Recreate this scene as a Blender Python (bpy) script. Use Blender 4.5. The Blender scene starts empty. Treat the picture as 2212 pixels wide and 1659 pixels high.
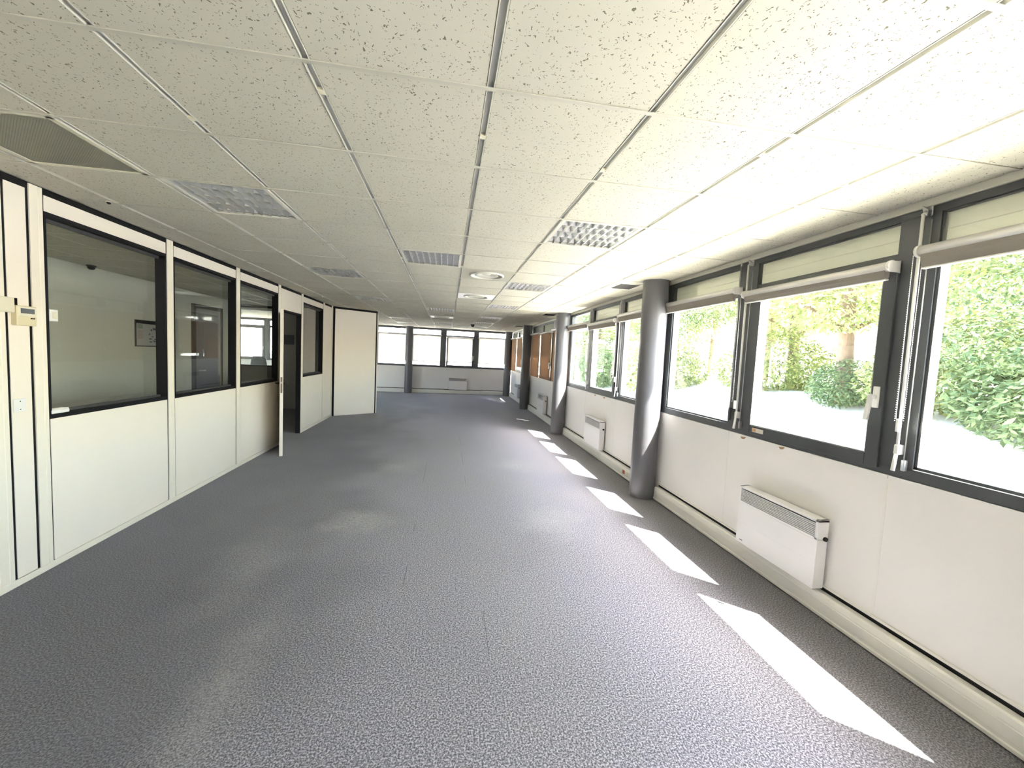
import bpy, math, random
from mathutils import Vector, Matrix
random.seed(7)
C = bpy.context.scene.collection
S = bpy.context.scene
PI = math.pi

# ------------------------------------------------------------------ camera
cam_d = bpy.data.cameras.new('camera'); cam = bpy.data.objects.new('camera', cam_d); C.objects.link(cam)
YAW, PITCH, ROLL = 0.160478, -0.069316, 0.047806
cam_d.sensor_width = 36.0; cam_d.sensor_fit = 'HORIZONTAL'; cam_d.lens = 871.94 / 2212 * 36.0
cam_d.clip_start = 0.05; cam_d.clip_end = 300
_f = Vector((math.sin(YAW)*math.cos(PITCH), math.cos(YAW)*math.cos(PITCH), math.sin(PITCH)))
_r = Vector((math.cos(YAW), -math.sin(YAW), 0)); _u = _r.cross(_f)
_r2 = _r*math.cos(ROLL) + _u*math.sin(ROLL); _u2 = -_r*math.sin(ROLL) + _u*math.cos(ROLL)
_m = Matrix((_r2, _u2, -_f)).transposed().to_4x4(); _m.translation = (0, 0, 1.57)
cam.matrix_world = _m
S.camera = cam

# ------------------------------------------------------------------ sky, sun, exposure
SUN_DIR = Vector((-0.468, 0.445, -1.10)).normalized()          # the way the sunlight travels
w = bpy.data.worlds.new('sky_world'); S.world = w; w.use_nodes = True
nt = w.node_tree; bg = nt.nodes['Background']
sky = nt.nodes.new('ShaderNodeTexSky'); sky.sky_type = 'NISHITA'; sky.sun_disc = False
sky.sun_elevation = math.asin(-SUN_DIR.z); sky.sun_rotation = math.atan2(-SUN_DIR.x, -SUN_DIR.y)
sky.air_density = 1.0; sky.dust_density = 2.5
nt.links.new(sky.outputs[0], bg.inputs[0]); bg.inputs[1].default_value = 0.30
sun_d = bpy.data.lights.new('sun', 'SUN'); sun = bpy.data.objects.new('sun', sun_d); C.objects.link(sun)
sun_d.energy = 7.0; sun_d.angle = math.radians(0.6); sun_d.color = (1.0, 0.96, 0.88)
sun.rotation_euler = SUN_DIR.to_track_quat('-Z', 'Y').to_euler(); sun.location = (8, -6, 14)
S.view_settings.view_transform = 'Standard'; S.view_settings.look = 'None'
S.view_settings.gamma = 1.0; S.view_settings.use_curve_mapping = False
S.view_settings.exposure = 4.15
S.cycles.max_bounces = 7; S.cycles.diffuse_bounces = 5; S.cycles.glossy_bounces = 3
S.cycles.transparent_max_bounces = 10; S.cycles.caustics_reflective = False; S.cycles.caustics_refractive = False

# ------------------------------------------------------------------ materials
def newmat(name):
    m = bpy.data.materials.new(name); m.use_nodes = True
    return m, m.node_tree.nodes, m.node_tree.links, m.node_tree.nodes['Principled BSDF']

def paint(name, col, rough=0.5, metal=0.0, var=0.05, vscale=6.0, bump=0.0, bscale=200.0, spec=0.5):
    m, N, L, b = newmat(name)
    tc = N.new('ShaderNodeTexCoord')
    n = N.new('ShaderNodeTexNoise'); n.inputs['Scale'].default_value = vscale; n.inputs['Detail'].default_value = 1.5
    L.new(tc.outputs['Object'], n.inputs['Vector'])
    mx = N.new('ShaderNodeMix'); mx.data_type = 'RGBA'
    mx.inputs[6].default_value = (*[c*(1-var) for c in col], 1); mx.inputs[7].default_value = (*[min(1, c*(1+var)) for c in col], 1)
    L.new(n.outputs[0], mx.inputs[0]); L.new(mx.outputs[2], b.inputs['Base Color'])
    b.inputs['Roughness'].default_value = rough; b.inputs['Metallic'].default_value = metal
    b.inputs['Specular IOR Level'].default_value = spec
    if bump:
        n2 = N.new('ShaderNodeTexNoise'); n2.inputs['Scale'].default_value = bscale; L.new(tc.outputs['Object'], n2.inputs['Vector'])
        bp = N.new('ShaderNodeBump'); bp.inputs['Strength'].default_value = bump; bp.inputs['Distance'].default_value = 0.002
        L.new(n2.outputs[0], bp.inputs['Height']); L.new(bp.outputs[0], b.inputs['Normal'])
    return m

def mat_carpet():
    m, N, L, b = newmat('carpet')
    tc = N.new('ShaderNodeTexCoord'); ob = tc.outputs['Object']
    def noise(sc, det=3, rough=0.5, vec=None):
        n = N.new('ShaderNodeTexNoise'); n.inputs['Scale'].default_value = sc; n.inputs['Detail'].default_value = det
        n.inputs['Roughness'].default_value = rough; L.new(vec or ob, n.inputs['Vector']); return n.outputs[0]
    def math_(op, a, bb=None, clamp=False):
        n = N.new('ShaderNodeMath'); n.operation = op; n.use_clamp = clamp
        for i, v in ((0, a), (1, bb)):
            if v is None: continue
            if isinstance(v, (int, float)): n.inputs[i].default_value = v
            else: L.new(v, n.inputs[i])
        return n.outputs[0]
    def mix(f, a, bb):
        n = N.new('ShaderNodeMix'); n.data_type = 'RGBA'; L.new(f, n.inputs[0])
        for i, v in ((6, a), (7, bb)):
            if isinstance(v, tuple): n.inputs[i].default_value = (*v, 1)
            else: L.new(v, n.inputs[i])
        return n.outputs[2]
    ramp = N.new('ShaderNodeValToRGB'); e = ramp.color_ramp.elements
    e[0].position = 0.37; e[0].color = (0.046, 0.044, 0.049, 1); e[1].position = 0.63; e[1].color = (0.215, 0.208, 0.230, 1)
    el = ramp.color_ramp.elements.new(0.50); el.color = (0.112, 0.108, 0.120, 1)
    L.new(noise(125, 2, 0.75), ramp.inputs[0])
    col = ramp.outputs[0]
    tr = N.new('ShaderNodeValToRGB'); tr.color_ramp.elements[0].position = 0.38; tr.color_ramp.elements[1].position = 0.75
    L.new(noise(0.55, 3, 0.6), tr.inputs[0])
    fine = noise(38, 2, 0.7)
    wear = math_('MULTIPLY', tr.outputs[0], math_('MULTIPLY', fine, 0.42))
    col = mix(wear, col, (0.30, 0.30, 0.32))
    # light across the room's middle painted into the carpet, along with tread wear
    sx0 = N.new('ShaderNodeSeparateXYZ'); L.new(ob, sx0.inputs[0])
    lit_lane = N.new('ShaderNodeValToRGB'); lr = lit_lane.color_ramp; lr.interpolation = 'EASE'
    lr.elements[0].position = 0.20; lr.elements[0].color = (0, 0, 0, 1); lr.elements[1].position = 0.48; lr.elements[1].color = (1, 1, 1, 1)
    L.new(math_('ADD', math_('MULTIPLY', math_('ADD', sx0.outputs[0], 2.58), 0.198), math_('MULTIPLY', math_('SUBTRACT', noise(0.8, 2, .55), 0.5), 0.35)), lit_lane.inputs[0])
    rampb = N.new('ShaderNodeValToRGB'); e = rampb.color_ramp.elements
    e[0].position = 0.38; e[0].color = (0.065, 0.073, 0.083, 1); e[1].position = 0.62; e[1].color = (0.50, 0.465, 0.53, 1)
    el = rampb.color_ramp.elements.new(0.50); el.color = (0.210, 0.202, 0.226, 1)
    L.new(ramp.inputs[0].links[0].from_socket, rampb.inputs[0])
    edge = N.new('ShaderNodeMapRange'); edge.interpolation_type = 'SMOOTHSTEP'; edge.inputs[1].default_value = 1.55; edge.inputs[2].default_value = 2.05; edge.inputs[3].default_value = 1.0; edge.inputs[4].default_value = 0.25  # painted shade: the paler tone fades out beside the window wall
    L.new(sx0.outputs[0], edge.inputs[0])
    col = mix(math_('MULTIPLY', lit_lane.outputs[0], edge.outputs[0]), col, rampb.outputs[0])
    # worn, bleached spots where desks' chairs stood
    sx = N.new('ShaderNodeSeparateXYZ'); L.new(ob, sx.inputs[0])
    wob = noise(3.0, 3, 0.6)
    tot = None
    for (cx, cy, rx, ry, amt) in ((-0.77, 3.76, .42, .30, .75), (-0.61, 5.55, .34, .42, .45), (1.0, 5.64, .45, .40, .45), (1.03, 3.66, .42, .42, .55),
                                  (-1.35, 3.0, .25, .7, .25), (-0.95, 1.9, .20, .8, .35), (0.5, 2.6, .5, 1.4, .14)):
        dx = math_('DIVIDE', math_('SUBTRACT', sx.outputs[0], cx), rx); dy = math_('DIVIDE', math_('SUBTRACT', sx.outputs[1], cy), ry)
        d = math_('SQRT', math_('ADD', math_('MULTIPLY', dx, dx), math_('MULTIPLY', dy, dy)))
        d = math_('ADD', d, math_('MULTIPLY', math_('SUBTRACT', wob, 0.5), 1.6))
        f = math_('MULTIPLY', math_('SUBTRACT', 1.0, d, True), amt)
        tot = f if tot is None else math_('ADD', tot, f, True)
    tot = math_('MULTIPLY', tot, math_('ADD', math_('MULTIPLY', math_('SUBTRACT', fine, 0.38), 3.2), 0.25, True), True)
    col = mix(tot, col, (0.42, 0.405, 0.375))
    # seams between carpet widths
    sm = None; seam_n = math_('GREATER_THAN', noise(1.3, 1, .5), 0.55)
    for X in (-0.24, 0.27, 1.95):
        s_ = math_('LESS_THAN', math_('ABSOLUTE', math_('SUBTRACT', sx.outputs[0], X)), 0.0022)
        s_ = math_('MULTIPLY', s_, seam_n)
        sm = s_ if sm is None else math_('ADD', sm, s_, True)
    col = mix(math_('MULTIPLY', sm, 0.6), col, (0.04, 0.035, 0.033))
    L.new(col, b.inputs['Base Color']); b.inputs['Roughness'].default_value = 0.85; b.inputs['Specular IOR Level'].default_value = 0.25
    b.inputs['Sheen Weight'].default_value = 0.15
    return m

def mat_tile():
    m, N, L, b = newmat('mineral_ceiling_tile')
    tc = N.new('ShaderNodeTexCoord'); oi = N.new('ShaderNodeObjectInfo')
    mu = N.new('ShaderNodeVectorMath'); mu.operation = 'SCALE'; mu.inputs[3].default_value = 37.0
    cmb = N.new('ShaderNodeCombineXYZ')
    for i in range(3): L.new(oi.outputs['Random'], cmb.inputs[i])
    L.new(cmb.outputs[0], mu.inputs[0])
    ad = N.new('ShaderNodeVectorMath'); ad.operation = 'ADD'; L.new(tc.outputs['Object'], ad.inputs[0]); L.new(mu.outputs[0], ad.inputs[1])
    # wormy fissures: voronoi dots, distorted by noise
    dn = N.new('ShaderNodeTexNoise'); dn.inputs['Scale'].default_value = 60; dn.inputs['Detail'].default_value = 1; L.new(ad.outputs[0], dn.inputs['Vector'])
    sc = N.new('ShaderNodeVectorMath'); sc.operation = 'MULTIPLY_ADD'; sc.inputs[1].default_value = (0.03, 0.03, 0.0)
    L.new(dn.outputs['Color'], sc.inputs[0]); L.new(ad.outputs[0], sc.inputs[2])
    mp = N.new('ShaderNodeMapping'); mp.inputs['Scale'].default_value = (1, 1, 0.001); L.new(sc.outputs[0], mp.inputs[0])
    v = N.new('ShaderNodeTexVoronoi'); v.inputs['Scale'].default_value = 112; L.new(mp.outputs[0], v.inputs['Vector'])
    lt = N.new('ShaderNodeMath'); lt.operation = 'LESS_THAN'; L.new(v.outputs['Distance'], lt.inputs[0])
    cr = N.new('ShaderNodeSeparateColor'); L.new(v.outputs['Color'], cr.inputs[0])
    th = N.new('ShaderNodeMapRange'); th.inputs[1].default_value = 0.05; th.inputs[2].default_value = 1.0; th.inputs[3].default_value = 0.0; th.inputs[4].default_value = 0.33
    L.new(cr.outputs[0], th.inputs[0]); L.new(th.outputs[0], lt.inputs[1])
    ln = N.new('ShaderNodeTexNoise'); ln.inputs['Scale'].default_value = 2.2; ln.inputs['Detail'].default_value = 1; L.new(ad.outputs[0], ln.inputs['Vector'])
    c0 = N.new('ShaderNodeMix'); c0.data_type = 'RGBA'; c0.inputs[6].default_value = (0.53, 0.512, 0.425, 1); c0.inputs[7].default_value = (0.585, 0.565, 0.475, 1)
    L.new(ln.outputs[0], c0.inputs[0])
    c1 = N.new('ShaderNodeMix'); c1.data_type = 'RGBA'; c1.inputs[7].default_value = (0.17, 0.157, 0.112, 1)
    L.new(lt.outputs[0], c1.inputs[0]); L.new(c0.outputs[2], c1.inputs[6]); L.new(c1.outputs[2], b.inputs['Base Color'])
    b.inputs['Roughness'].default_value = 0.9; b.inputs['Specular IOR Level'].default_value = 0.2
    return m

def mat_glass(name, tint=(0.97, 0.985, 0.975), refl=1.0, f0=0.04):
    m = bpy.data.materials.new(name); m.use_nodes = True; N = m.node_tree.nodes; L = m.node_tree.links; N.clear()
    o = N.new('ShaderNodeOutputMaterial'); t = N.new('ShaderNodeBsdfTransparent'); t.inputs[0].default_value = (*tint, 1)
    g = N.new('ShaderNodeBsdfGlossy'); g.inputs['Roughness'].default_value = 0.0; g.inputs[0].default_value = (refl, refl, refl, 1)
    lw = N.new('ShaderNodeLayerWeight'); lw.inputs[0].default_value = 0.5
    pw = N.new('ShaderNodeMath'); pw.operation = 'POWER'; pw.inputs[1].default_value = 4.5; L.new(lw.outputs['Facing'], pw.inputs[0])
    ma = N.new('ShaderNodeMath'); ma.operation = 'MULTIPLY_ADD'; ma.inputs[1].default_value = 1-f0; ma.inputs[2].default_value = f0; L.new(pw.outputs[0], ma.inputs[0])
    mx = N.new('ShaderNodeMixShader'); L.new(ma.outputs[0], mx.inputs[0]); L.new(t.outputs[0], mx.inputs[1]); L.new(g.outputs[0], mx.inputs[2])
    L.new(mx.outputs[0], o.inputs[0]); return m

def mat_leaf(name, c1, c2):
    m = bpy.data.materials.new(name); m.use_nodes = True; N = m.node_tree.nodes; L = m.node_tree.links; N.clear()
    o = N.new('ShaderNodeOutputMaterial'); d = N.new('ShaderNodeBsdfDiffuse'); t = N.new('ShaderNodeBsdfTranslucent')
    geo = N.new('ShaderNodeNewGeometry'); mixc = N.new('ShaderNodeMix'); mixc.data_type = 'RGBA'
    mixc.inputs[6].default_value = (*c1, 1); mixc.inputs[7].default_value = (*c2, 1)
    L.new(geo.outputs['Random Per Island'], mixc.inputs[0])
    L.new(mixc.outputs[2], d.inputs[0]); L.new(mixc.outputs[2], t.inputs[0])
    mx = N.new('ShaderNodeMixShader'); mx.inputs[0].default_value = 0.45
    L.new(d.outputs[0], mx.inputs[1]); L.new(t.outputs[0], mx.inputs[2]); L.new(mx.outputs[0], o.inputs[0]); return m

def mat_blind(name, col, transl=0.25):
    m = bpy.data.materials.new(name); m.use_nodes = True; N = m.node_tree.nodes; L = m.node_tree.links; N.clear()
    o = N.new('ShaderNodeOutputMaterial'); d = N.new('ShaderNodeBsdfDiffuse'); t = N.new('ShaderNodeBsdfTranslucent')
    tc = N.new('ShaderNodeTexCoord'); n = N.new('ShaderNodeTexNoise'); n.inputs['Scale'].default_value = 240; L.new(tc.outputs['Object'], n.inputs['Vector'])
    mixc = N.new('ShaderNodeMix'); mixc.data_type = 'RGBA'; mixc.inputs[6].default_value = (*[c*.9 for c in col], 1); mixc.inputs[7].default_value = (*[min(1, c*1.1) for c in col], 1)
    L.new(n.outputs[0], mixc.inputs[0]); L.new(mixc.outputs[2], d.inputs[0]); L.new(mixc.outputs[2], t.inputs[0])
    mx = N.new('ShaderNodeMixShader'); mx.inputs[0].default_value = transl
    L.new(d.outputs[0], mx.inputs[1]); L.new(t.outputs[0], mx.inputs[2]); L.new(mx.outputs[0], o.inputs[0]); return m

M = {}
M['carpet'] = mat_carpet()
M['tile'] = mat_tile()
M['cream'] = paint('cream_laminate', (0.86, 0.79, 0.685), 0.42, var=0.02, vscale=3)
M['cream_post'] = paint('cream_aluminium', (0.84, 0.78, 0.66), 0.35, var=0.02)
M['grid'] = paint('ceiling_grid_enamel', (0.66, 0.645, 0.56), 0.45, var=0.02)
M['groove'] = paint('ceiling_grid_groove', (0.50, 0.50, 0.49), 0.5, var=0.03)
M['tee'] = paint('cross_tee_enamel', (0.50, 0.485, 0.405), 0.45, var=0.06, vscale=4)
M['pan'] = paint('light_housing_enamel', (0.34, 0.34, 0.33), 0.5, var=0.03)
M['black'] = paint('black_profile', (0.011, 0.011, 0.012), 0.55, var=0.1, spec=0.12)
M['bead'] = paint('dark_grey_bead', (0.06, 0.06, 0.06), 0.5, var=0.1, spec=0.2)
M['frame'] = paint('anthracite_aluminium', (0.078, 0.084, 0.089), 0.38, var=0.06)
M['sash'] = paint('anthracite_sash', (0.070, 0.076, 0.081), 0.34, var=0.06)
M['column'] = paint('grey_column_paint', (0.122, 0.122, 0.132), 0.30, var=0.05, vscale=2, bump=0.15, bscale=60)
M['wall'] = paint('off_white_wall_panel', (0.82, 0.80, 0.79), 0.42, var=0.03, vscale=1.6)
M['wall_office'] = paint('office_wall_paint', (0.76, 0.76, 0.69), 0.7, var=0.03, vscale=2)
M['wall_grey'] = paint('grey_cross_wall', (0.34, 0.335, 0.32), 0.7, var=0.03)
M['trunk'] = paint('cream_trunking', (0.75, 0.735, 0.69), 0.4, var=0.05, vscale=5)
M['white'] = paint('white_enamel', (0.82, 0.81, 0.82), 0.32, var=0.01)
M['slot'] = paint('grille_shadow_grey', (0.022, 0.020, 0.018), 0.7, var=0.1, spec=0.1)
M['alu'] = paint('brushed_aluminium', (0.62, 0.62, 0.61), 0.34, metal=0.75, var=0.05)
M['satin'] = paint('satin_aluminium_rail', (0.72, 0.70, 0.67), 0.28, metal=0.25, var=0.03)
M['louver'] = paint('louvre_aluminium', (0.80, 0.80, 0.77), 0.30, metal=1.0, var=0.04)
M['plastic_white'] = paint('white_plastic', (0.80, 0.79, 0.76), 0.35, var=0.02)
M['plastic_beige'] = paint('beige_plastic', (0.72, 0.64, 0.42), 0.4, var=0.04)
M['plastic_cream'] = paint('cream_plastic', (0.74, 0.70, 0.54), 0.4, var=0.04)
M['lcd'] = paint('grey_display', (0.12, 0.13, 0.14), 0.2, var=0.05)
M['steel_dark'] = paint('dark_lever', (0.03, 0.03, 0.032), 0.35, metal=0.5)
M['brown'] = paint('bronze_lock_plate', (0.22, 0.15, 0.11), 0.4, metal=0.4)
M['chain'] = paint('bead_chain', (0.80, 0.78, 0.72), 0.3)
M['taupe'] = mat_blind('taupe_blind_fabric', (0.30, 0.275, 0.25), 0.12)
M['brown_blind'] = mat_blind('brown_blind_fabric', (0.40, 0.285, 0.20), 0.22)
M['screen'] = mat_blind('white_screen_fabric', (0.62, 0.60, 0.555), 0.52)
M['glass'] = mat_glass('window_glass')
M['glass_int'] = mat_glass('partition_glass', (0.92, 0.935, 0.92), 1.0, 0.016)
M['fill_glow'], _N, _L, _b = newmat('office_fill_glow'); _b.inputs['Emission Color'].default_value = (1, .96, .88, 1); _b.inputs['Emission Strength'].default_value = 2.0  # glow of the added office fill light
M['vent'] = paint('dark_vent', (0.030, 0.030, 0.030), 0.6, var=0.1, spec=0.15)
M['perf'] = paint('perforated_beige_metal', (0.66, 0.64, 0.50), 0.5, var=0.04)
M['hole'] = paint('perforation_dark', (0.34, 0.33, 0.25), 0.6)
M['plate_grey'] = paint('aged_diffuser_plate', (0.43, 0.415, 0.33), 0.5, var=0.03)
M['paper'] = paint('poster_paper', (0.58, 0.58, 0.60), 0.5)
M['ink'] = paint('poster_ink', (0.16, 0.16, 0.20), 0.6)
M['green_ink'] = paint('poster_green', (0.34, 0.42, 0.32), 0.6)
M['red_ink'] = paint('poster_red', (0.52, 0.44, 0.43), 0.6)
M['poster_frame'] = paint('poster_frame_grey', (0.07, 0.075, 0.08), 0.5)
M['door_grey'] = paint('grey_office_door', (0.17, 0.165, 0.18), 0.45, var=0.04)
M['chair'] = paint('charcoal_upholstery', (0.07, 0.075, 0.085), 0.8, var=0.1, bump=.3)
M['red'] = paint('red_socket', (0.45, 0.05, 0.03), 0.4)
M['sticker'] = paint('paper_sticker', (0.72, 0.66, 0.58), 0.6)
M['orange'] = paint('sticker_orange', (0.62, 0.34, 0.16), 0.6)
M['chip'] = paint('torn_board_brown', (0.34, 0.22, 0.12), 0.8)
M['soffit'] = paint('cream_soffit', (0.80, 0.78, 0.66), 0.6, var=0.03)
M['ground'] = paint('pale_gravel_ground', (0.66, 0.63, 0.57), 0.9, var=0.12, vscale=1.2)
M['concrete'] = paint('pale_garden_wall', (0.62, 0.60, 0.55), 0.8, var=0.08)
M['coping'] = paint('grey_coping', (0.14, 0.14, 0.13), 0.7)
M['bark'] = paint('bark', (0.17, 0.115, 0.075), 0.9, var=0.3, vscale=9, bump=0.8, bscale=25)
M['leaf'] = mat_leaf('leaf_green', (0.16, 0.20, 0.075), (0.42, 0.43, 0.18))
M['leaf2'] = mat_leaf('leaf_deep_green', (0.08, 0.12, 0.06), (0.23, 0.28, 0.13))

# ------------------------------------------------------------------ mesh helpers
class MB:
    def __init__(s): s.v = []; s.f = []; s.sm = []
    def _add(s, vs, fs, smooth=False):
        o = len(s.v); s.v += [tuple(v) for v in vs]
        for f in fs: s.f.append(tuple(i+o for i in f)); s.sm.append(smooth)
        return s
    def box(s, x0, x1, y0, y1, z0, z1, c=0.0):
        if x1 < x0: x0, x1 = x1, x0
        if y1 < y0: y0, y1 = y1, y0
        if z1 < z0: z0, z1 = z1, z0
        if not c:
            vs = [(x, y, z) for z in (z0, z1) for y in (y0, y1) for x in (x0, x1)]
            return s._add(vs, [(0, 2, 3, 1), (4, 5, 7, 6), (0, 1, 5, 4), (2, 6, 7, 3), (0, 4, 6, 2), (1, 3, 7, 5)])
        c = min(c, (x1-x0)*.45, (y1-y0)*.45, (z1-z0)*.45)
        vs = []; idx = {}
        lim = ((x0, x1), (y0, y1), (z0, z1))
        for sx in (0, 1):
            for sy in (0, 1):
                for sz in (0, 1):
                    for ax in range(3):
                        p = []
                        for k, sg in enumerate((sx, sy, sz)):
                            val = lim[k][sg]
                            if k != ax: val += c if sg == 0 else -c
                            p.append(val)
                        idx[(sx, sy, sz, ax)] = len(vs); vs.append(p)
        fs = []
        for ax in range(3):
            a, b2 = [k for k in range(3) if k != ax]
            for sg in (0, 1):
                q = []
                for (i, j) in ((0, 0), (1, 0), (1, 1), (0, 1)):
                    t = [0, 0, 0]; t[ax] = sg; t[a] = i; t[b2] = j; q.append(idx[(*t, ax)])
                if (sg == 0) != (ax == 1): q.reverse()
                fs.append(q)
        for ax in range(3):
            a, b2 = [k for k in range(3) if k != ax]
            for i in (0, 1):
                for j in (0, 1):
                    q = []
                    for (e, face) in ((0, a), (1, a), (1, b2), (0, b2)):
                        t = [0, 0, 0]; t[ax] = e; t[a] = i; t[b2] = j; q.append(idx[(*t, face)])
                    fs.append(s._orient(vs, q, [(x0+x1)/2, (y0+y1)/2, (z0+z1)/2]))
        for sx in (0, 1):
            for sy in (0, 1):
                for sz in (0, 1):
                    fs.append(s._orient(vs, [idx[(sx, sy, sz, k)] for k in range(3)], [(x0+x1)/2, (y0+y1)/2, (z0+z1)/2]))
        return s._add(vs, fs)
    @staticmethod
    def _orient(vs, q, cen):
        a, b2, c2 = (Vector(vs[q[0]]), Vector(vs[q[1]]), Vector(vs[q[2]])); n = (b2-a).cross(c2-a)
        m = sum((Vector(vs[i]) for i in q), Vector())/len(q) - Vector(cen)
        return list(reversed(q)) if n.dot(m) < 0 else list(q)
    def tube(s, pts, r, n=10, cap=True, smooth=True):
        pts = [Vector(p) for p in pts]; rs = r if isinstance(r, (list, tuple)) else [r]*len(pts)
        vs = []; fs = []; prev = None
        for i, p in enumerate(pts):
            d = (pts[min(i+1, len(pts)-1)] - pts[max(i-1, 0)]).normalized()
            if prev is None:
                up = Vector((0, 0, 1)) if abs(d.z) < .9 else Vector((1, 0, 0)); a = d.cross(up).normalized()
            else: a = (prev - d*prev.dot(d)).normalized()
            prev = a; b2 = d.cross(a)
            for k in range(n):
                t = 2*PI*k/n; vs.append(p + a*(rs[i]*math.cos(t)) + b2*(rs[i]*math.sin(t)))
        for i in range(len(pts)-1):
            for k in range(n):
                fs.append((i*n+k, i*n+(k+1) % n, (i+1)*n+(k+1) % n, (i+1)*n+k))
        s._add(vs, fs, smooth)
        if cap:
            o = len(s.v)-len(vs)
            s.f.append(tuple(o+k for k in reversed(range(n)))); s.sm.append(False)
            s.f.append(tuple(o+(len(pts)-1)*n+k for k in range(n))); s.sm.append(False)
        return s
    def lathe(s, prof, n=32, cx=0, cy=0, smooth=True):
        vs = []; fs = []
        for (r, z) in prof:
            for k in range(n):
                t = 2*PI*k/n; vs.append((cx+r*math.cos(t), cy+r*math.sin(t), z))
        for i in range(len(prof)-1):
            for k in range(n):
                fs.append((i*n+k, i*n+(k+1) % n, (i+1)*n+(k+1) % n, (i+1)*n+k))
        return s._add(vs, fs, smooth)
    def prism(s, poly, axis, a0, a1, smooth=False):
        """extrude a 2D polygon along an axis (0 x, 1 y, 2 z)"""
        def P(p, a):
            if axis == 0: return (a, p[0], p[1])
            if axis == 1: return (p[0], a, p[1])
            return (p[0], p[1], a)
        n = len(poly); vs = [P(p, a0) for p in poly] + [P(p, a1) for p in poly]
        cen = sum((Vector(v) for v in vs), Vector())/len(vs); fs = []
        for k in range(n): fs.append(s._orient(vs, [k, (k+1) % n, (k+1) % n+n, k+n], cen))
        o = len(s.v); s._add(vs, fs, smooth)
        s._add([], [])
        for q in (list(range(n)), list(range(n, 2*n))):
            q2 = s._orient(vs, q, cen); s.f.append(tuple(o+i for i in q2)); s.sm.append(False)
        return s
    def mesh(s, name, mat):
        me = bpy.data.meshes.new(name); me.from_pydata(s.v, [], s.f)
        me.polygons.foreach_set('use_smooth', s.sm); me.materials.append(M[mat]); me.update(); return me

def obj(name, mb, mat=None, parent=None, loc=(0, 0, 0), rz=0.0):
    me = mb if isinstance(mb, bpy.types.Mesh) else mb.mesh(name, mat)
    o = bpy.data.objects.new(name, me); C.objects.link(o); o.location = loc; o.rotation_euler = (0, 0, rz)
    if parent: o.parent = parent
    return o
def tag(o, label, cat=None, group=None, kind=None):
    o['label'] = label
    if cat: o['category'] = cat
    if group: o['group'] = group
    if kind: o['kind'] = kind
    return o
def empty(name, loc=(0, 0, 0), rz=0.0):
    o = bpy.data.objects.new(name, None); C.objects.link(o); o.location = loc; o.rotation_euler = (0, 0, rz); o.empty_display_size = .1
    return o
def B(*a, **k): return MB().box(*a, **k)
def copy_tree(o, parent=None):
    c = o.copy(); C.objects.link(c); c.parent = parent
    for ch in list(o.children): copy_tree(ch, c)
    return c

# ------------------------------------------------------------------ dimensions (metres, camera stands over x=0,y=0)
H = 2.492                      # ceiling
XR = 2.465                     # inner face of window wall
XL = -2.58                     # face of glazed partition
YB = 15.75                     # inner face of far wall
COLY = [0.605 + 3.75*k for k in range(5)]       # column lines .605 4.355 8.105 11.855 15.605
GX, GY, T = -0.487, 1.4708, 0.6                 # ceiling grid origin and pitch

# ------------------------------------------------------------------ floor
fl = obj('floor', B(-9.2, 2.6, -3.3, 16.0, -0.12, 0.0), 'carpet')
tag(fl, 'grey flecked carpet covering the whole open-plan floor', kind='structure')

# ------------------------------------------------------------------ ceiling: slab, grid, tiles
ceil = obj('ceiling', B(-9.2, 2.56, -3.3, 15.9, H+0.11, H+0.2), 'soffit')
tag(ceil, 'suspended ceiling of fissured white tiles in a metal grid', kind='structure')
lights = {(2, 2), (-2, 2), (0, 4), (2, 6), (-2, 6), (0, 12), (2, 10), (-2, 10), (2, 14), (3, -2), (2, 17), (-2, 17), (2, 20), (-2, 20), (0, 19)}
rounds = {(1, 5), (1, 8), (0, 15)}
grilles = {(-3, 1)}
xs = [XL] + [GX+T*i for i in range(-3, 5)] + [XR-.01]
me_full = B(-.2865, .2865, -.2985, .2985, 0, .015, c=.003).mesh('ceiling_tile', 'tile')
tile_cache = {}
J0, J1 = -2, 23
for j in range(J0, J1+1):
    y0 = GY+T*j; y1 = min(y0+T, YB)
    for q in range(len(xs)-1):
        i = q-4
        if (i, j) in lights or (i, j) in rounds or (i, j) in grilles: continue
        x0, x1 = xs[q], xs[q+1]
        a = x0+(.0135 if q > 0 else .002); b_ = x1-(.0135 if q < len(xs)-2 else .002)
        key = (round(b_-a, 4), round(y1-y0, 4))
        if key not in tile_cache:
            hx, hy = key[0]/2, key[1]/2-.0015
            tile_cache[key] = B(-hx, hx, -hy, hy, 0, .015, c=.003).mesh('ceiling_tile', 'tile')
        o = obj('ceiling_tile', tile_cache[key], None, ceil, ((a+b_)/2, (y0+y1)/2, H + random.uniform(-.0006, .0012)))
obj('ceiling_board', B(XL, XR, -3.3, GY+T*J0, H, H+.02), 'tile', ceil)
# main runners: an open groove between two lips; grey inside
ya, yb = GY+T*J0, YB
ml = MB(); ml.box(-.0135, -.0105, ya, yb, H-.0015, H+.0145); ml.box(.0105, .0135, ya, yb, H-.0015, H+.0145)
me_l = ml.mesh('runner_lip', 'grid'); me_g = B(-.0108, .0108, ya, yb, H+.0125, H+.0145).mesh('runner_groove', 'groove')
me_clip = B(-.0125, .0125, -.012, .012, H-.003, H+.009).mesh('runner_clip', 'plastic_cream')
me_tee = B(XL+.003, XR-.012, -.0095, .0095, H-.0040, H+.0005, c=.001).mesh('cross_tee', 'tee')
for i in range(-3, 5):
    r = obj('ceiling_runner', me_l, None, ceil, (GX+T*i, 0, 0)); obj('runner_groove', me_g, None, r)
    for k, yy in enumerate((1.79, 4.4, 7.0, 9.6, 12.2)):
        obj('runner_clip', me_clip, None, r, (0, yy+.16*((i*7) % 3-1), 0))
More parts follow.
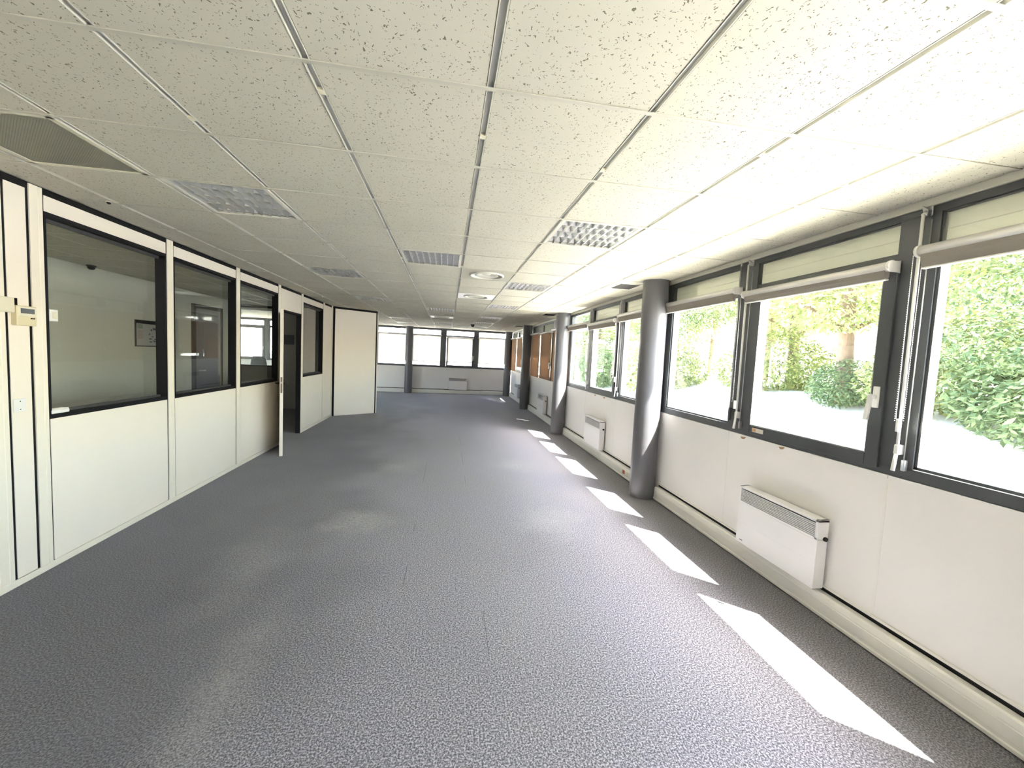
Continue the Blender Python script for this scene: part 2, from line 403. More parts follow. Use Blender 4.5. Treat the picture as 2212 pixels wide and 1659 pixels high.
for j in range(J0, J1+1):
    obj('cross_tee', me_tee, None, ceil, (0, GY+T*j, 0))
tr = obj('trim_1', B(XR-.014, XR+.004, -3.3, YB, 2.452, H+.004, c=.002), 'grid'); tag(tr, 'cream edge trim where the tiled ceiling meets the window frames', kind='structure')

# ------------------------------------------------------------------ roof, overhang
rf = MB(); rf.box(-9.4, 2.93, -3.6, 16.0, 2.75, 2.95)
roof = obj('roof_slab', rf, 'soffit'); tag(roof, 'flat roof slab above the suspended ceiling', kind='structure')
so = MB(); so.box(2.56, 2.66, -3.6, 16.0, 2.60, 2.75); obj('lintel_board', so, 'soffit', roof)

# ------------------------------------------------------------------ window bays (local: x along wall, y outwards, z up)
def window_meshes():
    D = {}
    fr = MB()
    y0, y1 = 0.004, 0.095
    fr.box(0.0, 3.75, y0, y1, 1.005, 1.068, c=.003)            # sill rail
    fr.box(0.0, 3.75, y0, y1, 2.415, 2.60)                      # head
    for a, b2 in ((0.0, .12), (1.15, 1.365), (2.41, 2.60), (3.635, 3.75)): fr.box(a, b2, y0, y1, 1.06, 2.42)
    for a, b2 in ((.12, 1.15), (1.365, 2.41), (2.60, 3.635)): fr.box(a, b2, y0+.006, y1-.01, 2.180, 2.238, c=.003)
    # slim raised beads round every opening
    for a, b2 in ((.12, 1.15), (1.365, 2.41), (2.60, 3.635)):
        for z0, z1 in ((1.068, 2.180),):
            if 1.3 < a < 1.4: continue
            fr.box(a, a+.014, .016, .05, z0, z1); fr.box(b2-.014, b2, .016, .05, z0, z1)
            fr.box(a, b2, .016, .05, z0, z0+.014); fr.box(a, b2, .016, .05, z1-.014, z1)
    for a, b2 in ((.12, 1.15), (1.365, 2.41), (2.60, 3.635)):
        for q in ((a, a+.006, 2.238, 2.415), (b2-.006, b2, 2.238, 2.415), (a, b2, 2.238, 2.244), (a, b2, 2.410, 2.415)): fr.box(q[0], q[1], .014, .04, q[2], q[3])
    D['frame'] = fr.mesh('window_frame', 'frame')
    sa = MB(); a, b2, z0, z1 = 1.375, 2.432, 1.030, 2.205
    sa.box(a, a+.062, -.014, .07, z0, z1, c=.004); sa.box(b2-.072, b2, -.014, .07, z0, z1, c=.004)
    sa.box(a+.06, b2-.07, -.0138, .07, z0, z0+.074, c=.004); sa.box(a+.06, b2-.07, -.0138, .07, z1-.075, z1, c=.004)
    D['sash'] = sa.mesh('sash', 'sash')
    D['pane_f'] = B(-.51, .51, .040, .044, 1.075, 2.18).mesh('pane', 'glass')
    D['pane_t'] = B(-.518, .518, .020, .024, 2.24, 2.413).mesh('pane', 'glass')
    D['pane_s'] = B(a+.055, b2-.065, .036, .040, z0+.065, z1-.07).mesh('pane', 'glass')
    h = MB(); h.box(b2-.053, b2-.019, -.026, -.014, 1.372, 1.495, c=.003); D['rose'] = h.mesh('handle_plate', 'plastic_white')
    h = MB(); h.tube([(b2-.036, -.02, 1.435), (b2-.036, -.058, 1.435)], .011)
    h.prism([(b2-.046, 1.450), (b2-.026, 1.450), (b2-.040, 1.30), (b2-.062, 1.30)], 1, -.066, -.050)
    D['lever'] = h.mesh('handle_lever', 'plastic_white')
    D['stick'] = B(1.47, 1.585, -.0155, -.0135, 1.052, 1.085).mesh('sticker', 'sticker')
    D['stick2'] = B(1.474, 1.51, -.0165, -.0150, 1.058, 1.080).mesh('sticker_print', 'orange')
    D['seal'] = MB().box(a+.060, a+.066, -.012, .03, z0+.07, z1-.08).box(b2-.076, b2-.072, -.012, .03, z0+.07, z1-.08).box(a+.06, b2-.07, -.010, .03, z0+.074, z0+.079).mesh('glazing_bead', 'alu')
    return D
WD = window_meshes()
WD['infill'] = MB().box(-.518, .518, .040, .060, 2.236, 2.416).mesh('infill_panel', 'soffit')
WD['infill_rib'] = MB().box(-.518, .518, .038, .040, 2.325, 2.328).mesh('infill_rib', 'grid')
def window_bay(n, loc, rz, label, sticker=False, infill=()):
    wnd = empty('window_%d' % n, loc, rz); tag(wnd, label, kind='structure')
    obj('window_frame', WD['frame'], None, wnd)
    for cx in (.635, 3.1175):
        obj('pane', WD['pane_f'], None, wnd, (cx, 0, 0)); obj('pane', WD['pane_t'], None, wnd, (cx, 0, 0))
    obj('pane', WD['pane_t'], None, wnd, (1.8875, 0, 0))
    sh = obj('sash', WD['sash'], None, wnd)
    obj('pane', WD['pane_s'], None, sh); obj('glazing_bead', WD['seal'], None, sh)
    obj('handle_plate', WD['rose'], None, sh); obj('handle_lever', WD['lever'], None, sh)
    for cx in infill:
        ip = obj('infill_panel', WD['infill'], None, wnd, (cx, 0, 0)); obj('infill_rib', WD['infill_rib'], None, ip)
    if sticker: obj('sticker', WD['stick'], None, sh); obj('sticker_print', WD['stick2'], None, sh)
    return wnd
wl = ['run of grey-framed windows behind the camera on the garden side', 'nearest grey-framed window bay looking out on trees, three panes wide',
      'second grey-framed window bay between the two nearest round columns', 'window bay with drawn brown blinds beyond the second column',
      'last window bay before the far corner, with half-drawn blinds']
for b in range(5):
    window_bay(b+1, (XR, COLY[b], 0), -PI/2, wl[b], b == 1, (1.8875, 3.1175) if b == 2 else (.635, 1.8875, 3.1175))
XE = -1.435
bl = ['bright four-part window strip on the far wall beside the corner', 'far wall window bay half hidden behind the angled panel', 'far wall window bay seen through the office glazing']
for k, x in enumerate((XE, XE-3.75, XE-7.5)):
    window_bay(6+k, (x, YB, 0), 0, bl[k])

# ------------------------------------------------------------------ lower walls under windows
def lower_wall(name, loc, rz, n, label, joints):
    wv = empty(name, loc, rz); tag(wv, label, kind='structure')
    obj('wall_core', B(-.02, 3.75*n+.02, .012, .13, -.02, 1.005), 'wall', wv)
    cuts = sorted([0.0] + [3.75*k+jt for k in range(n) for jt in joints] + [3.75*n])
    for a, b2 in zip(cuts, cuts[1:]):
        obj('wall_panel', B(a+.0015, b2-.0015, 0, .014, .02, 1.003, c=.001), 'wall', wv)
    for c_ in cuts[1:-1]:
        obj('joint_strip', B(c_-.007, c_+.007, -.0015, .002, .19, .985), 'plastic_white', wv)
    return wv
# local x runs from the far column towards the camera on the right wall
wr = lower_wall('wall_right', (XR, COLY[4], 0), -PI/2, 5, 'off-white panelled wall below the garden windows', (1.19, 2.49))
wb = lower_wall('wall_back', (XE-7.5, YB, 0), 0, 3, 'off-white panelled wall below the far windows', (1.19, 2.49))
for (yy, zz, ln) in ((3.02, .985, .06), (2.62, .99, .05), (6.48, .985, .07), (6.08, .985, .08)):
    o = obj('torn_chip', MB().prism([(0, 0), (ln, .006), (ln*.7, -.012), (ln*.3, -.016)], 1, -.004, 0), 'chip', wr, (COLY[4]-yy, 0, zz))

# trunking along the base, one run per bay
def trunk(name, loc, rz, n, label):
    t = empty(name, loc, rz); tag(t, label, kind='structure')
    for k in range(n):
        a, b2 = 3.75*k+.12, 3.75*(k+1)-.12
        prof = [(-.062, .004), (-.070, .012), (-.070, .026), (-.064, .032), (-.064, .118), (-.058, .142), (-.046, .150), (0, .150), (0, .004)]
        o = obj('trunking', MB().prism(prof, 0, a, b2), 'trunk', t)
        obj('cover_strip', B(a+.01, b2-.01, -.0665, -.060, .046, .108, c=.002), 'trunk', o)
        obj('shadow_gap', B(a, b2, -.010, 0, .150, .172), 'black', t)
        obj('ledge', B(a, b2, -.014, 0, .172, .186, c=.002), 'trunk', t)
    return t
trunk('baseboard_right', (XR, COLY[4], 0), -PI/2, 5, 'cream cable trunking along the foot of the window wall')
trunk('baseboard_back', (XE-7.5, YB, 0), 0, 3, 'cream cable trunking along the foot of the far wall')

# ------------------------------------------------------------------ columns
def column(x, y, label):
    c = empty('column', (x, y, 0)); tag(c, label, kind='structure')
    obj('shaft', MB().lathe([(.142, 0.0), (.142, H+.05)], 56), 'column', c)
    obj('collar', MB().lathe([(.142, H-.006), (.150, H-.005), (.150, H+.001), (.142, H+.001)], 56), 'column', c)
    return c
clab = ['grey round column behind the camera by the windows', 'nearest grey round column in front of the window wall', 'second grey round column along the window wall',
        'third, darker grey round column along the window wall', 'grey round column in the far corner']
for k in range(5): column(2.312, COLY[k]-(.03 if k == 4 else 0), clab[k])
column(XE, YB-.155, 'grey round column standing before the far windows')
column(XE-3.75, YB-.155, 'grey round column before the far windows, left of the office')

# ------------------------------------------------------------------ glazed partition on the left
PL = empty('wall_left'); tag(PL, 'cream and black glazed office partition along the left side', kind='structure')
zt = 2.45
posts = [(2.75, 2.835), (2.996, 3.08), (4.236, 4.319), (5.478, 5.563), (6.725, 6.811), (7.708, 7.792), (8.982, 9.066), (9.60, 9.68)]
def post(y0, y1, full=True):
    g = y0+(y1-y0)*.64
    m = MB(); m.box(XL-.075, XL+.004, y0, g-.0012, .043, H-.004, c=.0015); m.box(XL-.075, XL+.004, g+.0012, y1, .043, H-.004, c=.0015)
    m.box(XL-.07, XL+.002, g-.002, g+.002, .043, H-.006)
    obj('post', m, 'cream_post', PL)
for p_ in posts: post(*p_)
obj('head_channel', B(XL-.075, XL-.004, 2.70, 9.66, zt, H), 'black', PL)
obj('core', B(XL-.070, XL-.004, 2.835, 2.996, .043, zt), 'black', PL)
obj('panel', B(XL-.02, XL, 2.855, 2.977, .046, zt, c=.001), 'cream', PL)
obj('panel', B(XL-.075, XL, -3.3, 2.742, .043, zt, c=.001), 'cream', PL)
obj('head_channel', B(XL-.075, XL-.004, -3.3, 2.70, zt, H), 'black', PL)
obj('plinth_strip', B(XL-.078, XL+.006, -3.3, 6.815, 0, .043, c=.002), 'cream_post', PL)
obj('plinth_strip', B(XL-.078, XL+.006, 7.706, 9.68, 0, .043, c=.002), 'cream_post', PL)
def bay(y0, y1):
    # black shadow reveals at both posts, upper panel, glazing, lower panel
    obj('reveal', B(XL-.070, XL-.004, y0-.013, y0+.006, .043, zt), 'black', PL)
    obj('reveal', B(XL-.070, XL-.004, y1-.006, y1+.016, .043, zt), 'black', PL)
    obj('panel', B(XL-.02, XL, y0, y1, 2.351, zt, c=.001), 'cream', PL)
    obj('panel', B(XL-.02, XL, y0, y1, .046, 1.008, c=.001), 'cream', PL)
    obj('panel', B(XL-.075, XL-.045, y0, y1, .046, 1.008), 'cream', PL)
    obj('panel', B(XL-.075, XL-.045, y0, y1, 2.351, zt), 'cream', PL)
    g = MB(); d0, d1 = XL-.082, XL-.001
    g.box(d0, d1, y0, y1, 2.322, 2.351); g.box(d0, d1, y0, y1, 1.008, 1.036)
    g.box(d0, d1, y0-.004, y0+.012, 1.03, 2.33); g.box(d0, d1, y1-.012, y1+.004, 1.03, 2.33)
    fr = obj('glazing_frame', g, 'black', PL)
    gb = MB()
    gb.box(XL-.068, XL-.048, y0+.012, y1-.012, 2.298, 2.323); gb.box(XL-.068, XL-.048, y0+.012, y1-.012, 1.034, 1.056)
    obj('glazing_bead', gb, 'bead', fr)
    obj('pane', B(XL-.075, XL-.071, y0+.008, y1-.008, 1.03, 2.33), 'glass_int', fr)
for y0, y1 in ((3.093, 4.222), (4.334, 5.462), (5.579, 6.708), (7.807, 8.967)): bay(y0, y1)
# solid narrow panel before the corner
obj('reveal', B(XL-.06, XL-.010, 9.066, 9.60, .043, zt), 'black', PL)
obj('panel', B(XL-.02, XL, 9.080, 9.588, .046, zt, c=.001), 'cream', PL)
# over-door panel
obj('reveal', B(XL-.06, XL-.010, 6.80, 7.72, 2.10, zt), 'black', PL)
obj('panel', B(XL-.02, XL, 6.830, 7.690, 2.128, zt, c=.001), 'cream', PL)
# angled panel
A_, B_ = Vector((XL+.02, 9.69, 0)), Vector((-1.70, 10.31, 0))
dv = (B_-A_); ln_ = dv.length; an = math.atan2(dv.y, dv.x)
AP = empty('wall_angled', A_, an); tag(AP, 'tall cream panel set at an angle at the end of the partition', kind='structure')
obj('panel', B(.03, ln_-.055, 0, .07, .004, zt-.004, c=.001), 'cream', AP)
obj('head_channel', B(.0, ln_-.02, .003, .06, zt-.006, H), 'black', AP)
obj('edge_channel', B(ln_-.058, ln_-.022, .002, .06, 0.0, H), 'black', AP)
obj('end_post', B(ln_-.022, ln_, -.002, .075, 0, 2.44, c=.002), 'cream_post', AP)
obj('corner_reveal', B(.008, .03, .003, .06, 0, H), 'black', AP)
obj('return_panel', B(ln_-.075, ln_-.005, .07, .55, 0, H), 'cream', AP)

# ------------------------------------------------------------------ door
DR = empty('door_1', (XL, 6.84, 0)); tag(DR, 'cream office door standing wide open into the room', kind='structure')
jm = MB(); jm.box(-.08, .0, -.028, -.002, 0, 2.128); jm.box(-.08, .0, .85, .876, 0, 2.128); jm.box(-.08, .0, -.02, .87, 2.098, 2.128)
obj('door_frame', jm, 'black', DR)
hx, hy = XL+.004, 6.836; ex, ey = -2.262, 6.012
la = math.atan2(ey-hy, ex-hx); ll = math.hypot(ex-hx, ey-hy)
lf = obj('door_leaf', B(0, ll, -.021, .021, .012, 2.062, c=.002), 'cream', DR, (hx-XL, hy-6.84, 0), la)
obj('lock_plate', B(ll-.001, ll+.0015, -.011, .011, .905, 1.125), 'brown', lf)
obj('latch', B(ll, ll+.008, -.006, .006, 1.035, 1.06), 'alu', lf)
for sgn in (-1, 1):
    hm = MB(); hm.tube([(ll-.065, sgn*.02, 1.035), (ll-.065, sgn*.062, 1.035), (ll-.09, sgn*.068, 1.036), (ll-.18, sgn*.066, 1.032)], .010)
    obj('lever_handle', hm, 'steel_dark', lf); obj('handle_rose', MB().box(ll-.085, ll-.045, sgn*.020, sgn*.027, .93, 1.10, c=.003), 'steel_dark', lf)

# ------------------------------------------------------------------ office behind the partition
OF = empty('wall_office'); tag(OF, 'pale office walls seen through the glazed partition', kind='structure')
obj('office_wall', B(-4.88, -4.78, 1.9, 9.85, 0, H+.05), 'wall_office', OF)
obj('office_wall', B(-4.78, XL-.06, 1.9, 2.0, 0, H+.05), 'wall_office', OF)
obj('corridor_wall', B(-6.6, -6.5, 9.75, 10.8, 0, H+.05), 'wall_office', OF)
obj('corridor_wall', B(-6.6, -4.80, 9.75, 9.85, 0, H+.05), 'wall_office', OF)
obj('cross_wall', B(-4.18, -2.12, 10.70, 10.78, 0, H+.05), 'wall_grey', OF)
obj('cross_wall', B(-6.5, -5.20, 10.70, 10.78, 0, H+.05), 'wall_grey', OF)
obj('cross_wall_base', B(-5.20, -4.18, 10.70, 10.78, 0, 1.03), 'door_grey', OF)
g = MB(); g.box(-5.2, -4.18, 10.695, 10.785, 1.03, 1.055); g.box(-5.2, -4.18, 10.695, 10.785, 2.44, H); g.box(-4.215, -4.18, 10.695, 10.785, 1.03, H); g.box(-5.2, -5.165, 10.695, 10.785, 1.03, H)
fr = obj('glazing_frame', g, 'black', OF); obj('pane', B(-5.17, -4.21, 10.735, 10.74, 1.05, 2.45), 'glass_int', fr)
OC = obj('ceiling_office', B(-9.1, XL-.075, 1.95, YB, H, H+.02), 'tile'); tag(OC, 'plain office ceiling beyond the glazed partition', kind='structure')
for k in range(12): obj('cross_tee', B(-8.8, XL-.08, -.008, .008, H-.003, H), 'grid', OC, (0, 2.6+.6*k*1.0, 0))
for k in range(4): obj('ceiling_runner', B(-.008, .008, 2.0, 10.7, H-.003, H), 'grid', OC, (-3.1-.6*k, 0, 0))
obj('soffit_beam', B(-8.8, XL-.1, 10.9, 11.1, H-.10, H), 'wall_office', OC)
ow = obj('wall_far', B(-9.2, -9.1, 10.7, YB+.1, 0, H+.05), 'wall_office'); tag(ow, 'pale end wall of the far room', kind='structure')
office_fill = empty('ceiling_light', (-3.72, 3.0, H)); tag(office_fill, 'added fill light in the office behind the narrow panel, out of view', 'ceiling light')  # unseen fill light added to brighten the office, not a known fitting
obj('frame', MB().box(-.298, .298, -.298, -.276, -.006, .0).box(-.298, .298, .276, .298, -.006, .0).box(-.298, -.276, -.298, .298, -.006, .0).box(.276, .298, -.298, .298, -.006, .0), 'grid', office_fill)
obj('diffuser', B(-.277, .277, -.277, .277, -.004, -.001), 'fill_glow', office_fill)
DO = empty('door_2', (-4.78, 0, 0)); tag(DO, 'dark grey office door in the rear office wall', kind='structure')
obj('door_leaf', B(0, .035, 8.56, 9.42, .01, 2.20, c=.003), 'door_grey', DO)
obj('door_frame', MB().box(0, .05, 8.50, 8.56, 0, 2.27).box(0, .05, 9.42, 9.48, 0, 2.27).box(0, .05, 8.5, 9.48, 2.20, 2.27), 'bead', DO)
obj('lever_handle', MB().tube([(.03, 8.66, 1.0), (.09, 8.66, 1.0), (.09, 8.78, 1.0)], .011), 'alu', DO)
rw = obj('wall_rear', B(-2.7, 2.6, -3.42, -3.3, 0, H+.05), 'wall'); tag(rw, 'off-white wall behind the camera', kind='structure')

# ------------------------------------------------------------------ roller blinds
def blind(loc, rz, width, z, drop, fabric, label, group, chain_side=-1, chain=True, lowered=False):
    """hangs on the inside: local x along wall, y outwards (negative = into the room)"""
    b_ = empty('roller_blind', (loc[0], loc[1], z), rz); tag(b_, label, 'blind', group)
    n = 14; R = .027
    obj('tube_cover', MB().prism([(-.066+R*math.cos(2*PI*k/n), R*math.sin(2*PI*k/n)) for k in range(n)], 0, .004, width-.004, smooth=True), 'satin', b_)
    if lowered:
        obj('fabric', B(.02, width-.02, -.032, -.0305, -drop, -.006), fabric, b_)
        obj('hem_bar', MB().tube([(.02, -.031, -drop), (width-.02, -.031, -drop)], .010), 'satin', b_)
    else:
        obj('fabric', MB().prism([(-.083, -.020), (-.046, -.020), (-.048, -drop+.012), (-.056, -drop), (-.068, -drop), (-.082, -.045)], 0, .022, width-.022), fabric, b_)
        obj('hem_bar', B(.022, width-.022, -.071, -.047, -drop-.006, -drop+.002, c=.002), 'satin', b_)
    for x in (0, width):
        s_ = 1 if x == 0 else -1
        m = MB(); m.tube([(x-.004*s_, -.066, 0), (x+.010*s_, -.066, 0)], .031, 14); m.box(x, x+.012*s_, -.066, -.002, -.030, .030, c=.002)
        m.box(x, x+.028*s_, -.010, -.002, -.034, .034, c=.002)
        obj('bracket', m, 'plastic_white', b_)
    if chain:
        cx = -.004 if chain_side < 0 else width+.004
        L_ = 0.88
        for k, dy in enumerate((-.034, -.092)):
            m = MB(); m.tube([(cx, dy, -.02), (cx+.001*k, dy+(.006 if k else -.004), -L_)], .0012, 5)
            for q in range(int(L_/.012)):
                zz = -.025-.012*q; m.lathe([(.0001, zz+.0032), (.0030, zz), (.0001, zz-.0032)], 5, cx, dy)
            obj('bead_chain', m, 'chain', b_)
        obj('chain_weight', B(cx-.008, cx+.008, -.075, -.052, -L_-.07, -L_, c=.003), 'plastic_white', b_)
    return b_
near = 'raised blinds in the nearest window bay'
# on the right wall local x runs towards the camera; a bay's far column is COLY[b]
def rb(bayi, u0, width, z, drop, fabric, label, group, **k):
    return blind((XR, COLY[bayi]-u0), -PI/2, width, z, drop, fabric, label, group, **k)
rb(1, .075, 1.14, 2.215, .085, 'taupe', 'raised taupe blind beside the nearest column', near, chain_side=-1, chain=False)
rb(1, 1.315, 1.125, 2.165, .068, 'taupe', 'raised taupe blind on the opening sash of the nearest window bay', near)
rb(1, 2.565, 1.14, 2.212, .088, 'taupe', 'raised taupe blind at the picture edge, nearest the camera', near)
g2 = 'raised blinds in the second window bay'
rb(2, .075, 1.14, 2.215, .085, 'taupe', 'raised blind of the second bay next to the second column', g2, chain=False)
rb(2, 1.315, 1.125, 2.165, .085, 'taupe', 'raised blind in the middle of the second window bay', g2)
rb(2, 2.565, 1.14, 2.215, .085, 'taupe', 'raised blind of the second bay half hidden by the nearest column', g2)
g3 = 'drawn brown blinds in the third window bay'
rb(3, .075, 1.14, 2.215, 1.205, 'brown_blind', 'drawn brown blind beside the third column', g3, chain=False, lowered=True)
rb(3, 1.315, 1.125, 2.195, 1.185, 'brown_blind', 'drawn brown blind in the middle of the third window bay', g3, lowered=True)
rb(3, 2.565, 1.14, 2.215, 1.205, 'brown_blind', 'drawn brown blind mostly hidden behind the second column', g3, chain=False, lowered=True)
g4 = 'blinds in the last window bay'
rb(4, .075, 1.14, 2.215, 1.205, 'brown_blind', 'drawn pale-brown blind by the far corner column', g4, chain=False, lowered=True)
rb(4, 1.315, 1.125, 2.195, 1.0, 'brown_blind', 'partly drawn blind just beyond the third column', g4, lowered=True)

rb(4, 2.565, 1.14, 2.215, 1.205, 'brown_blind', 'drawn brown blind hidden behind the third column', g4, chain=False, lowered=True)
gb = 'drawn white screen blinds on the far windows'
for k, (xb, nm) in enumerate(((XE, ('first screen blind right of the far wall column', 'screen blind on the opening window above the far heater', 'screen blind in the far corner, darker at the top')),
                              (XE-3.75, ('screen blind of the far wall hidden by the angled panel', 'screen blind on the far opening window hidden by the angled panel', 'white screen blind just left of the far wall column')))):
    for u0, wd, zz, dr, lb in ((.11, 1.06, 2.205, .985, nm[0]), (1.40, .985, 2.165, .945, nm[1]), (2.59, 1.055, 2.205, .985, nm[2])):
        blind((xb+u0, YB), 0, wd, zz, dr, 'screen', lb, gb, chain=False, lowered=True)

# ------------------------------------------------------------------ fanlight openers: bracket, rod, crank
def opener(bayi, u, label, slim=False):
    o = empty('fanlight_opener', (XR, COLY[bayi]-u, 0), -PI/2); tag(o, label, 'window opener', 'fanlight opening rods on the window posts')
    if slim:
        obj('rod', MB().tube([(0, -.012, 2.43), (0, -.012, 1.20)], .006, 8), 'alu', o)
        obj('bracket', B(-.008, .008, -.016, .004, 2.425, 2.45, c=.002), 'alu', o); obj('bracket', B(-.010, .010, -.018, .004, 1.10, 1.21, c=.002), 'frame', o)
        return o
    br = MB(); br.box(-.022, .014, -.006, .004, 2.405, 2.482, c=.002); br.prism([(-.02, 2.46), (.012, 2.43), (.012, 2.40), (-.004, 2.40)], 1, -.03, -.004)
    br.tube([(-.0, -.02, 2.425), (-.004, -.035, 2.405)], .012, 8)
    obj('bracket', br, 'alu', o)
    obj('rod', MB().tube([(-.004, -.036, 2.41), (-.002, -.034, 1.17)], .0075, 8), 'plastic_white', o)
    cr = MB(); cr.box(-.013, .011, -.046, -.004, 1.135, 1.19, c=.004); cr.tube([(-.002, -.036, 1.15), (-.004, -.046, 1.045)], [.009, .0105], 10)
    obj('crank', cr, 'plastic_white', o)
    obj('bracket', MB().box(.012, .03, -.02, .004, 1.05, 1.11, c=.002).tube([(.02, -.012, 1.10), (.022, -.012, 2.38)], .003, 6), 'alu', o)
    return o
opener(1, 2.548, 'white opening rod with crank beside the blind nearest the camera')
opener(1, 1.302, 'white opening rod with crank in the middle of the nearest window bay')
opener(1, 1.185, 'grey slim rod at the edge of the pane beside the nearest column', True)
opener(2, 1.302, 'opening rod with crank in the middle of the second window bay')
opener(2, 2.548, 'opening rod with crank just beyond the nearest column')

# ------------------------------------------------------------------ convector heaters
def heater(loc, rz, label):
    h = empty('convector_heater', loc, rz); tag(h, label, 'heater', 'white wall convector heaters under the windows')
    W, D0, D1, z0, z1 = .70, -.025, -.108, .170, .622
    obj('body', MB().box(0, W, D1, D0, z0, z1-.128, c=.004), 'white', h)
    cs = MB(); cs.box(0, .020, D1, D0, z1-.128, z1, c=.003); cs.box(W-.020, W, D1, D0, z1-.128, z1, c=.003); cs.box(.0, W, D1, D0, z1-.016, z1, c=.003); cs.box(.01, W-.01, D0-.01, D0, z1-.13, z1-.004)
    cs.box(0.0, W, D1, D1+.006, z1-.130, z1-.116)
    obj('outlet_hood', cs, 'white', h)
    for k in range(9):
        zz = z1-.026-k*.0112
        obj('slat', MB().prism([(D1+.001, zz), (D1+.001, zz-.0042), (D1+.012, zz-.0030), (D1+.012, zz+.0005)], 0, .018, W-.018), 'perf' if False else 'white', h)
    obj('outlet_shadow', B(.018, W-.018, D1+.030, D1+.034, z1-.12, z1-.014), 'slot', h)
    obj('bead_line', B(.02, W-.06, D1-.0012, D1, .335, .341), 'white', h)
    obj('logo', B(.045, .075, D1-.0008, D1, .196, .201), 'slot', h)
    obj('thermostat_knob', MB().tube([(W, -.05, .50), (W+.012, -.05, .50)], .014), 'slot', h)
    for xx in (.12, W-.16): obj('wall_bracket', B(xx, xx+.04, D0-.004, .0, .25, .55), 'alu', h)
    return h
heater((XR, 2.85, 0), -PI/2, 'nearest white convector heater with slatted outlet, below the opening window')
heater((XR, 6.58, 0), -PI/2, 'white convector heater between the first and second round columns')
heater((XR, 10.32, 0), -PI/2, 'white convector heater under the drawn brown blinds')
heater((XR, 14.07, 0), -PI/2, 'white convector heater on the window wall near the far corner')
heater((.06, YB, 0), 0, 'white convector heater on the far wall under the bright windows')

# ------------------------------------------------------------------ ceiling lights
lum_cache = {}
def ceiling_light(i, j, label):
    L_ = empty('ceiling_light', (GX+T*(i+.5), GY+T*(j+.5), H)); tag(L_, label, 'ceiling light', 'square louvred ceiling lights in the grid')
    if not lum_cache:
        hx, hy, b = .2855, .298, .022
        m = MB(); m.box(-hx, hx, -hy, -hy+b, -.002, .012); m.box(-hx, hx, hy-b, hy, -.002, .012); m.box(-hx, -hx+b, -hy, hy, -.002, .012); m.box(hx-b, hx, -hy, hy, -.002, .012)
        lum_cache['frame'] = m.mesh('frame', 'grid')
        m = MB(); m.box(-hx, hx, -hy, hy, .092, .098); m.box(-hx, -hx+.004, -hy, hy, .01, .095); m.box(hx-.004, hx, -hy, hy, .01, .095); m.box(-hx, hx, -hy, -hy+.004, .01, .095); m.box(-hx, hx, hy-.004, hy, .01, .095)
        lum_cache['housing'] = m.mesh('housing', 'pan')
        lum_cache['lb'] = MB().prism([(-.0012, .001), (.0012, .001), (.013, .062), (-.013, .062)], 1, -hy+b, hy-b).mesh('louvre_blade', 'louver')
        lum_cache['cb'] = MB().prism([(-.0012, .016), (.0012, .016), (.024, .058), (-.024, .058)], 0, -hx+b, hx-b).mesh('cross_blade', 'louver')
        lum_cache['sb'] = MB().prism([(-.001, .001), (.001, .001), (.016, .075), (-.001, .075)], 1, -hy+b, hy-b).mesh('reflector', 'louver')
        lum_cache['tb'] = MB().tube([(0, -hy+.03, .072), (0, hy-.03, .072)], .013, 8).mesh('fluorescent_tube', 'plastic_white')
    obj('frame', lum_cache['frame'], None, L_); obj('housing', lum_cache['housing'], None, L_)
    for k in range(1, 9): obj('louvre_blade', lum_cache['lb'], None, L_, (-.2635+.527*k/9, 0, 0))
    for k in range(0, 5): obj('cross_blade', lum_cache['cb'], None, L_, (0, -.276+.552*k/4, 0))
    for sgn in (0, 1): obj('reflector', lum_cache['sb'], None, L_, (-.2635 if not sgn else .2635, 0, 0), PI*sgn)
    for x in (-.165, 0, .165): obj('fluorescent_tube', lum_cache['tb'], None, L_, (x, 0, 0))
    return L_
for i, j, lb in ((2, 2, 'large louvred ceiling light near the windows, closest of its row to the camera'),
                 (-2, 2, 'large louvred ceiling light above the glazed partition, closest to the camera'),
                 (0, 4, 'louvred ceiling light in the middle of the ceiling before the round air diffusers'),
                 (2, 6, 'louvred ceiling light second from the camera on the window side'),
                 (-2, 6, 'louvred ceiling light second from the camera on the partition side'),
                 (0, 12, 'louvred ceiling light in the middle of the ceiling, just before the far air diffuser'),
                 (2, 10, 'louvred ceiling light third from the camera on the window side'),
                 (-2, 10, 'louvred ceiling light third from the camera on the partition side, above the angled panel'),
                 (3, -2, 'louvred ceiling light cut off at the top corner of the picture'),
                 (2, 14, 'louvred ceiling light fourth from the camera on the window side'),
                 (2, 17, 'small distant louvred ceiling light by the smoke detector'),
                 (-2, 17, 'small distant louvred ceiling light beyond the angled panel'),
                 (2, 20, 'last distant ceiling light before the far windows, window side'),
                 (-2, 20, 'last distant ceiling light before the far wall column'),
                 (0, 19, 'last distant ceiling light on the centre line of the ceiling')):
    ceiling_light(i, j, lb)

